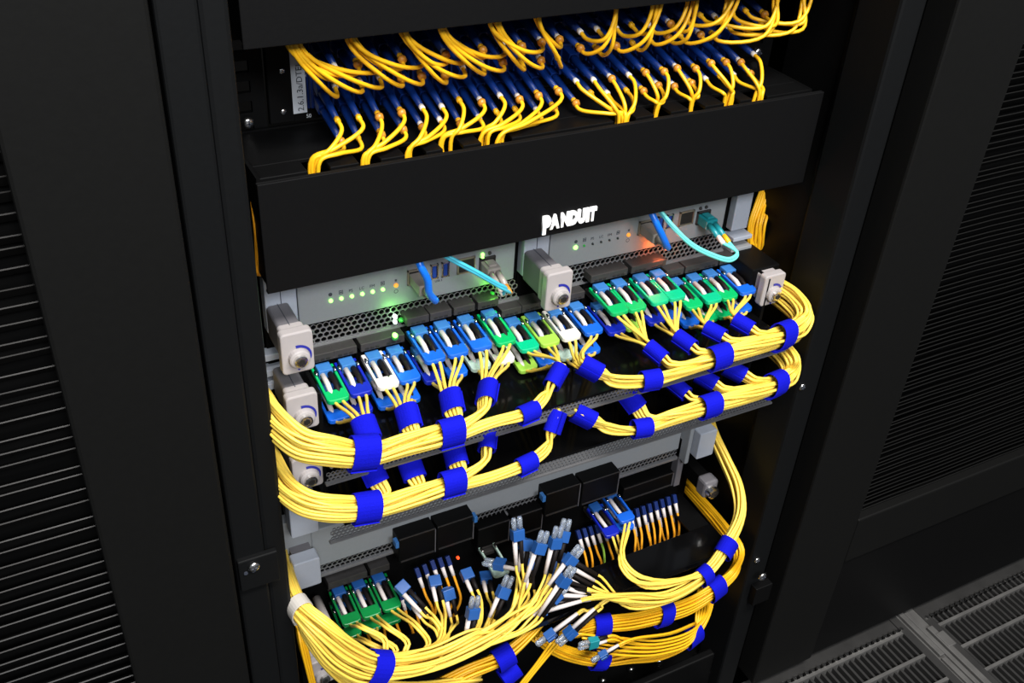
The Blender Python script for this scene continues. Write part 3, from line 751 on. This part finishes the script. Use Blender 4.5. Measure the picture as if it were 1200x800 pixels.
# knobs at the ends of the second chassis
q = at(838, 580, -.006)
MB().box(q.x-.006, q.x+.007, .018, .05, q.z-.008, q.z+.010).build('latch_arm', 'void', ch2)
MB().box(q.x-.0085, q.x+.0095, .002, .018, q.z-.010, q.z+.012).build('latch_block', 'stem', ch2, bevel=.003)
MB().tube([(q.x, .004, q.z), (q.x, -.004, q.z), (q.x, -.005, q.z)], [.0075, .0070, .005], 20).build('latch_knob', 'steel', ch2)
q = at(378, 791, -.010); handle(ch2, q.x, q.z+.004, -.010, .045, h=.034)
q = at(366, 690, .01)
for px, py in ((383, 728), (366, 744)):
    q = at(px, py, .006); MB().tube([q+EY*.03, q, q-EY*.002], [.0042, .0042, .003], 12).build('latch_peg', 'handle', ch2, smooth=True)
# black blank modules with light blue clips
def blank(pxa, pya, pxb, pyb, h, label, y=.028):
    a, b = at(pxa, pya, y), at(pxb, pyb, y); z = (a.z+b.z)/2
    t = thing('blank_module', label, 'blank module', (a.x, y, z), 'black blank modules')
    MB().box(a.x+.0004, b.x-.0004, y, .050, z-h, z).build('cover', 'dark', t, bevel=.0010)
    MB().box(a.x+.0006, b.x-.0006, y-.0008, y, z-.0012, z-.0002).build('top_trim', 'cage', t)
    MB().box(a.x+.002, b.x-.002, y-.0008, y, z-h+.0005, z-h+.0022).build('bottom_trim', 'cage', t)
    MB().box(b.x-.0012, b.x-.0004, y-.0008, y, z-h, z-.002).build('side_trim', 'stem', t)
    return t
blank(467, 632, 511, 618, .032, 'black blank module directly right of the green-tabbed transceivers')
blank(512, 617, 556, 603, .032, 'black blank module second from the green-tabbed transceivers')
blank(560, 620, 598, 608, .030, 'black blank module third from the green-tabbed transceivers', .034)
blank(600, 606, 637, 594, .030, 'black blank module fourth from the green-tabbed transceivers', .034)
blank(640, 578, 681, 566, .032, 'black blank module left of the upright blue-tabbed transceiver', .028)
blank(683, 565, 727, 552, .032, 'black blank module above the upright blue-tabbed transceiver', .028)
blank(731, 572, 790, 553, .020, 'wide black blank module at the right end of the lower row', .036)
for px, py in ((465, 637), (557, 607), (637, 583)):
    q = at(px, py, .026); MB().box(q.x-.0018, q.x+.0018, .024, .032, q.z-.0045, q.z+.0030).build('clip', 'lc', ch2, bevel=.0006)
# bulb: small red indicator
q = at(537, 654, .020); MB().tube([q+EY*.002, q, q-EY*.001], [.0016, .0016, .0008], 8).build('status_led', 'led_redd', ch2, smooth=True)
# tray of the second chassis
tc = thing('fibre_tray', 'black glossy tray under the loose fibre connectors', 'fibre tray', (.24, -.05, -.485))
MB().box(.034, .4560, -.052, -.012, -.4885, -.486).build('floor_sheet', 'gloss', tc, bevel=.0005)
MB().box(.034, .4560, -.0535, -.052, -.492, -.4845).build('front_lip', 'gloss', tc, bevel=.0005)
MB().box(.034, .060, -.05, .044, -.4915, -.4888).build('bracket', 'dark', tc); MB().box(.430, .456, -.05, .044, -.4915, -.4888).build('bracket', 'dark', tc)

# ---------------------------------------------------------------- green, blue and mint transceivers of the second chassis
LC_ = Bundle([(625,705,-.058),(598,725,-.066),(560,750,-.072),(505,774,-.074),(440,783,-.074),(402,768,-.072),(374,738,-.064),(351,713,-.046),(341,692,-.020),(333,668,.02),(328,640,.07)],
             [.013,.0145,.0150,.0160,.0165,.0180,.0165,.0120,.0120,.012,.012], [.010,.010,.011,.012,.013,.013,.012,.010,.010,.010,.010])
RC_ = Bundle([(697,692,-.058),(742,704,-.066),(785,698,-.072),(826,674,-.068),(851,642,-.058),(868,604,-.040),(864,570,-.018),(850,538,.006),(838,512,.03),(830,488,.07)],
             [.0125,.0125,.0115,.0115,.0120,.0115,.0100,.0095,.0095,.009], [.008,.009,.009,.009,.010,.010,.010,.009,.009,.009])
jobs = []
def cord(label, H, back, bun, js, via=(), cap=True, scale=1.0, mcol='yellow', boot=.021, roll=0., lc='lc_shaded', grp=None):
    """loose or plugged duplex cord: head at H, boots towards `back`"""
    Hp = at(*H) if not isinstance(H, Vector) else H; Bp = at(*back) if not isinstance(back, Vector) else back
    ks = (bun.add(js), bun.add(js)) if bun else None
    jobs.append((label, Hp, Bp, bun, js, via, cap, scale, mcol, boot, roll, lc, grp, ks))
def flush():
    for (label, Hp, Bp, bun, js, via, cap, scale, mcol, boot, roll, lc, grp, ks) in jobs:
        d = (Bp - Hp).normalized(); u = EX - d*EX.dot(d)
        if u.length < .3: u = EZ - d*EZ.dot(d)
        u.normalize(); u = Matrix.Rotation(roll, 3, d) @ u
        t = thing('duplex_fibre_cord', label, 'fibre cord', Hp, grp)
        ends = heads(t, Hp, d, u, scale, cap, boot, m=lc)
        for si in (0, 1):
            e, dd = ends[si]; pts = [e - dd*.002, e + dd*.006]
            pts += [at(*v) + u*((si*2-1)*.0016) for v in via]
            if bun:
                pts += bun.path(ks[si])[(1 if bun.strands[ks[si]] + 1 < len(bun.p) else 0):]
            MB().tube(spline(pts, 5), SR, 6).build('cable', mcol, t, smooth=True)
    jobs.clear()
ztop = -.4500
for i, (x, col) in enumerate(((TX[0]+.001, 'forest'), (TX[1]+.0015, 'forest'), (TX[2]-.001, 'forest'))):
    for lv in (0, 1):
        z = ztop - .0185*lv
        w_ = ORD[i] + ' from the left'
        transceiver(x, z, col, 'dark green pull-tab transceiver of the bottom chassis, %s, %s row' % (w_, 'upper' if lv == 0 else 'lower'), .004+.001*lv)
    via = (((425,735,-.045),(452,752,-.058)), ((455,735,-.045),(478,755,-.058)), ((490,735,-.048),(502,755,-.058)))[i]
    cord('duplex cord plugged in the %s dark green transceiver, upper row' % (ORD[i]), Vector((x, .041, ztop)), Vector((x+.001, .01, ztop-.004)), LC_, 3, via=via, cap=False, boot=.027)
    via = (((430,752,-.045),(455,768,-.060)), ((440,745,-.048),(464,762,-.060)), ((472,742,-.050),(490,762,-.060)))[i]
    if i < 2: cord('duplex cord plugged in the %s dark green transceiver, lower row' % (ORD[i]), Vector((x, .041, ztop-.0185)), Vector((x+.001, .01, ztop-.0225)), LC_, 3, via=via, cap=False, boot=.027)
q = at(572, 645, .030)
transceiver(q.x, -.4545, 'mint', 'pale mint pull-tab transceiver beside the red indicator, bottom chassis', .006)
q = at(718, 578, .030)
transceiver(q.x+.0005, -.4430, 'blue', 'bright blue pull-tab transceiver at the right of the bottom chassis, upper', .004)
transceiver(q.x+.0015, -.4560, 'blue', 'bright blue pull-tab transceiver at the right of the bottom chassis, lower', .004)
q2 = at(700, 603, .030)
transceiver(q2.x, -.4560, 'navy', 'navy pull-tab transceiver left of the bright blue one, bottom chassis', .005)
# left fan of loose duplex connectors
cord('loose duplex connector standing upright at the left of the tangle, pointing up', (606,620,-.035), (608,655,-.045), LC_, 0, via=((612,690,-.055),), boot=.026)
cord('loose capped duplex connector leaning left in the middle of the tangle', (634,636,-.045), (621,675,-.055), LC_, 0, via=((612,700,-.060),), boot=.030)
cord('loose capped duplex connector behind the middle of the tangle, tall white boots', (652,630,-.040), (643,668,-.048), LC_, 0, via=((628,700,-.060),), boot=.028)
cord('loose capped duplex connector at the top right of the tangle', (672,652,-.055), (652,678,-.060), LC_, 0, via=((628,712,-.066),), boot=.026)
cord('loose capped duplex connector lying lowest in the left fan, long white boot', (664,676,-.066), (640,712,-.070), LC_, 1, via=((612,740,-.074),), boot=.036)
cord('loose capped duplex connector near the mint tab, head up', (592,688,-.040), (580,716,-.048), LC_, 1, via=((568,738,-.060),), boot=.022)
cord('loose capped duplex connector standing alone with boots down, bottom chassis', (555,712,-.055), (549,745,-.062), LC_, 2, via=((540,768,-.070),), boot=.030)
cord('duplex cord hanging from the dark slot below the red indicator', (545,668,.010), (555,690,-.010), LC_, 2, via=((563,710,-.030),(560,735,-.050)), cap=False, boot=.014)
cord('duplex cord with gray boots left of the standing connector', (524,690,-.005), (529,712,-.015), LC_, 2, via=((530,735,-.045),), cap=False, boot=.018)
cord('duplex cord leaning right, plugged beside the third green transceiver', (467,684,.005), (488,706,-.015), LC_, 3, via=((508,724,-.035),(520,748,-.055)), cap=False, boot=.024)
cord('loose duplex connector hidden low behind the tangle', (618,655,-.020), (622,690,-.040), LC_, 0, via=((612,712,-.055),), boot=.02)
cord('loose blue duplex connector lying flat at the left of the tangle', (580,660,-.010), (604,664,-.025), LC_, 1, via=((612,690,-.040),(600,715,-.055)), boot=.016)
cord('loose capped duplex connector half hidden at the very top of the tangle', (661,622,-.030), (652,658,-.042), LC_, 0, via=((636,695,-.058),), boot=.022)
cord('loose duplex connector hanging behind the upright one, dark boots', (617,632,-.022), (612,664,-.034), LC_, 0, via=((606,696,-.055),), cap=False, boot=.022)
cord('loose duplex connector low between the left fan and the right fan', (655,694,-.058), (634,716,-.064), LC_, 1, via=((606,742,-.072),), boot=.024)
cord('duplex cord bending down beside the standing connector, dark slot above', (568,672,.012), (573,692,-.010), LC_, 1, via=((578,712,-.035),(572,738,-.055)), cap=False, boot=.016)
cord('duplex cord rising left of the mint tab into a dark slot', (508,676,.012), (514,700,-.008), LC_, 3, via=((520,726,-.038),(514,752,-.060)), cap=False, boot=.016)
cord('duplex cord dipping between the third green transceiver and the blank modules', (480,700,.0), (494,718,-.020), LC_, 3, via=((512,738,-.045),(515,758,-.062)), cap=False, boot=.016)
# right fan
RF = [((660,655,-.035),(690,672,-.045),'topmost'),((640,676,-.040),(668,686,-.050),'second'),((648,664,-.030),(676,680,-.045),'third'),((636,692,-.045),(668,694,-.054),'fourth'),
      ((640,706,-.050),(674,702,-.058),'fifth'),((628,718,-.055),(660,709,-.062),'lowest')]
for k, (h, b, nm) in enumerate(RF):
    cord('duplex cord with long white boots in the fan running right, %s of six' % nm, h, b, RC_, 0, cap=(k > 3), boot=.036)
cord('duplex cord hanging from the bright blue transceiver to the right bundle', Vector((q.x+.0005, .041, -.443)), Vector((q.x+.002, .01, -.447)), RC_, 2, via=((730,655,-.035),(752,676,-.055)), cap=False, boot=.024)
cord('duplex cord hanging from the navy transceiver to the right bundle', Vector((q2.x, .041, -.456)), Vector((q2.x+.002, .01, -.460)), RC_, 2, via=((735,668,-.040),(758,688,-.060)), cap=False, boot=.024)
cord('duplex cord hanging from the lower bright blue transceiver', Vector((q.x+.0015, .041, -.456)), Vector((q.x+.003, .01, -.460)), RC_, 2, via=((728,662,-.040),(748,682,-.058)), cap=False, boot=.024)
flush()
strap(LC_.p[4], LC_.T[4], LC_.U[4], .0172, .0120, .0185, 'blue strap on the thick bundle at the bottom left corner')
strap(LC_.p[7], LC_.T[7], LC_.U[7], .0122, .0088, .0110, 'off-white band clamping the bottom left bundle beside the post', m='clamp')
strap(RC_.p[3], RC_.T[3], RC_.U[3], .0116, .0080, .0130, 'narrow blue strap on the right bundle of the bottom chassis')
strap(RC_.p[4], RC_.T[4], RC_.U[4], .0124, .0088, .0180, 'broad blue strap high on the right bundle of the bottom chassis')

# extra strands of the bottom left corner (run up behind the post)
LD = Bundle([(560,800,-.050),(470,810,-.060),(420,800,-.066),(385,772,-.064),(360,738,-.050),(349,705,-.025),(340,680,.02),(334,655,.07)], [.010,.011,.011,.011,.010,.009,.009,.009], [.008]*8)
for i in range(14): LD.add(0)
for i in range(14):
    single_cord(spline(LD.path(i), 6), SR, 'yellow', 'yellow fibre cord under the clamped bundle in the bottom left corner, %s from below' % ORD[i], 'cords under the clamped bundle')
LE = Bundle([(372,830,-.030),(362,790,-.028),(352,750,-.020),(346,720,-.005),(340,690,.03)], [.008]*5, [.006]*5)
for i in range(7): LE.add(0)
for i in range(7):
    single_cord(spline(LE.path(i), 6), SR, 'gold', 'golden fibre cord dropping along the post in the bottom left corner, %s of the drop' % ORD[i], 'cords dropping along the left post')

# ---------------------------------------------------------------- rows of small connectors with yellow cords behind the tray, shade put into their colour
def small_cord(px, py, y, label, grp, dx=0., m='yellow_shaded', L=.055, cap='adapter'):
    a = at(px, py, y); t = thing('fibre_patch_cord', label, 'patch cord', a, grp)
    d = Vector((dx, -.55, -.83)).normalized(); u = (EX - d*EX.dot(d)).normalized(); w = d.cross(u)
    MB().obox(a + d*.006, u*.0022, w*.0022, d*.005).build('connector', cap, t, bevel=.0004)  # darker adapter blue stands in for shade on these connectors
    MB().tube([a+d*.010, a+d*.022], [.0022, .0018], 8).build('boot', 'bootw', t, smooth=True)
    e = a + d*.021
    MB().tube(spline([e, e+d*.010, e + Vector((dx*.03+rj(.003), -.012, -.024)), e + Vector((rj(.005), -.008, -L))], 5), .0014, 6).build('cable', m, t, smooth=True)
for i in range(8):
    small_cord(738+i*7.3, 597-i*2.7, .030, 'shade-toned yellow patch cord in the right-hand row, %s from the left' % ORD[i], 'shade-toned cords behind the tray, right')
    if i % 2 == 0: small_cord(741+i*7.3, 606-i*2.7, .036, 'shade-toned yellow patch cord in the rear of the right-hand row, %s from the left' % ORD[i//2], 'shade-toned cords behind the tray, right')
for i in range(6):
    small_cord(676+i*7.2, 620-i*2.2, .030, 'shade-toned patch cord beside the navy transceiver, %s from the left' % ORD[i], 'shade-toned cords behind the tray, middle', dx=.10, m=('yellow_shaded' if i != 3 else 'tab_lime'))
for i, (px, py) in enumerate(((487,664),(496,660),(505,655),(514,652),(523,650))):
    small_cord(px, py, .026, 'shade-toned yellow patch cord below the blank modules, %s from the left' % ORD[i], 'shade-toned cords behind the tray, left', dx=.12)
for i, (px, py) in enumerate(((420,705),(440,700),(455,697),(468,690),(480,690))):
    small_cord(px, py, .034, 'shade-toned yellow patch cord behind the green tabs, %s from the left' % ORD[i], 'shade-toned cords behind the green tabs', dx=.05)

# ---------------------------------------------------------------- lowest-tier bundles: yellow cords toned golden for the shade down there
def gold_bundle(b, n, label, grp, m='gold', r=SR):
    for i in range(n): b.add(0)
    for i in range(n):
        single_cord(spline(b.path(i), 5), r, m, label + ', ' + ORD[i] + ' from below', grp)
RD = Bundle([(655,742,-.030),(683,738,-.040),(705,732,-.048),(742,728,-.052),(778,720,-.054),(812,708,-.052),(839,690,-.050),(861,669,-.042),(864,645,atx(864,645,.478).y),(846,618,atx(846,618,.480).y),(800,565,atx(800,565,.484).y)],
            [.009,.011,.0125,.0135,.0140,.0150,.0145,.013,.011,.010,.008], [.008]*11)
gold_bundle(RD, 26, 'golden fibre cord in the three-strap bundle under the right fan', 'cords of the three-strap golden bundle')
for j, nm, w in ((2, 'left', .018), (4, 'middle', .017), (6, 'right', .019)): strap(RD.p[j], RD.T[j], RD.U[j], RD.rv[j]+.0002, RD.rd[j]*.9+.0008, w, 'blue %s strap of the golden bundle under the right fan' % nm)
RE = Bundle([(628,745,-.020),(660,764,-.030),(703,773,-.040),(740,768,-.046),(780,762,-.048),(812,745,-.044),(826,725,-.036),(832,705,-.020),(826,680,.01)],
            [.008,.010,.0115,.0135,.016,.0145,.012,.011,.010], [.008]*9)
gold_bundle(RE, 20, 'golden fibre cord in the lowest loop at the bottom right', 'cords of the lowest golden loop')
for j, nm, w in ((2, 'left', .017), (5, 'right', .020)): strap(RE.p[j], RE.T[j], RE.U[j], RE.rv[j]+.0002, RE.rd[j]*.9+.0008, w, 'blue %s strap of the lowest golden loop' % nm)
for i in range(5):
    ps = [(676+i*6, 742+i*5, -.050), (725, 747+i*5, -.056), (775, 750+i*4, -.060), (812, 738+i*3, -.056), (828-i*3, 718, -.040), (826-i*2, 690, .0)]
    single_cord(spline([at(*p) for p in ps], 6), SR, 'gold', 'loose golden fibre cord looping in front of the lowest straps, %s from the top' % ORD[i], 'loose golden loops')
RF_ = Bundle([(500,812,-.045),(548,788,-.050),(590,770,-.050),(622,742,-.045),(650,708,-.030),(665,690,-.01)], [.012,.012,.011,.009,.007,.006], [.008]*6)
gold_bundle(RF_, 18, 'golden fibre cord crossing under the left fan near the bottom edge', 'cords crossing under the left fan')
strap(RF_.p[2], RF_.T[2], RF_.U[2], .0125, .010, .019, 'blue strap under the left fan near the bottom edge')
c = at(597, 788, -.045); strap(c, Vector((.8, .1, .3)), EZ, .010, .009, .020, 'blue strap lowest under the left fan, partly cut by the frame')
# the loose connectors in the bottom middle
cord('loose capped duplex connector lying leftmost in the bottom middle', (640,747,-.058), (668,726,-.058), None, 0, via=((690,716,-.058),(710,704,-.060)), boot=.030, roll=.3)
cord('loose capped duplex connector lying beside the leftmost one, bottom middle', (664,745,-.062), (690,722,-.062), None, 0, via=((704,708,-.062),(716,700,-.062)), boot=.030, roll=-.2)
cord('loose capped duplex connector with white boots on the lowest left strap', (703,769,-.062), (724,757,-.064), None, 0, via=((745,748,-.064),(785,742,-.062),(815,730,-.05)), boot=.018, mcol='gold', scale=.85)
cord('loose dark teal duplex connector lying flat between the golden bundles', (690,754,-.056), (712,748,-.058), None, 0, via=((735,752,-.058),(775,756,-.056),(812,742,-.05)), boot=.012, mcol='gold', lc='aquadark')
flush()
for i in range(3):
    ps = [(646+i*5, 752, -.050), (628+i*3, 778, -.052), (606+i*3, 806, -.055), (590+i*3, 830, -.055)]
    single_cord(spline([at(*p) for p in ps], 6), SR, 'gold', 'golden fibre cord dropping to the bottom edge, %s from the left' % ORD[i], 'cords dropping to the bottom edge')

# ------------------------------------------------------------------ lift everything so that the floor tile top is z = 0
for o in bpy.data.objects:
    if o.parent is None and o.type in {'MESH', 'EMPTY'}: o.location.z += ZO
    elif o.type == 'LIGHT' and o.data.type == 'POINT': o.location.z += ZO
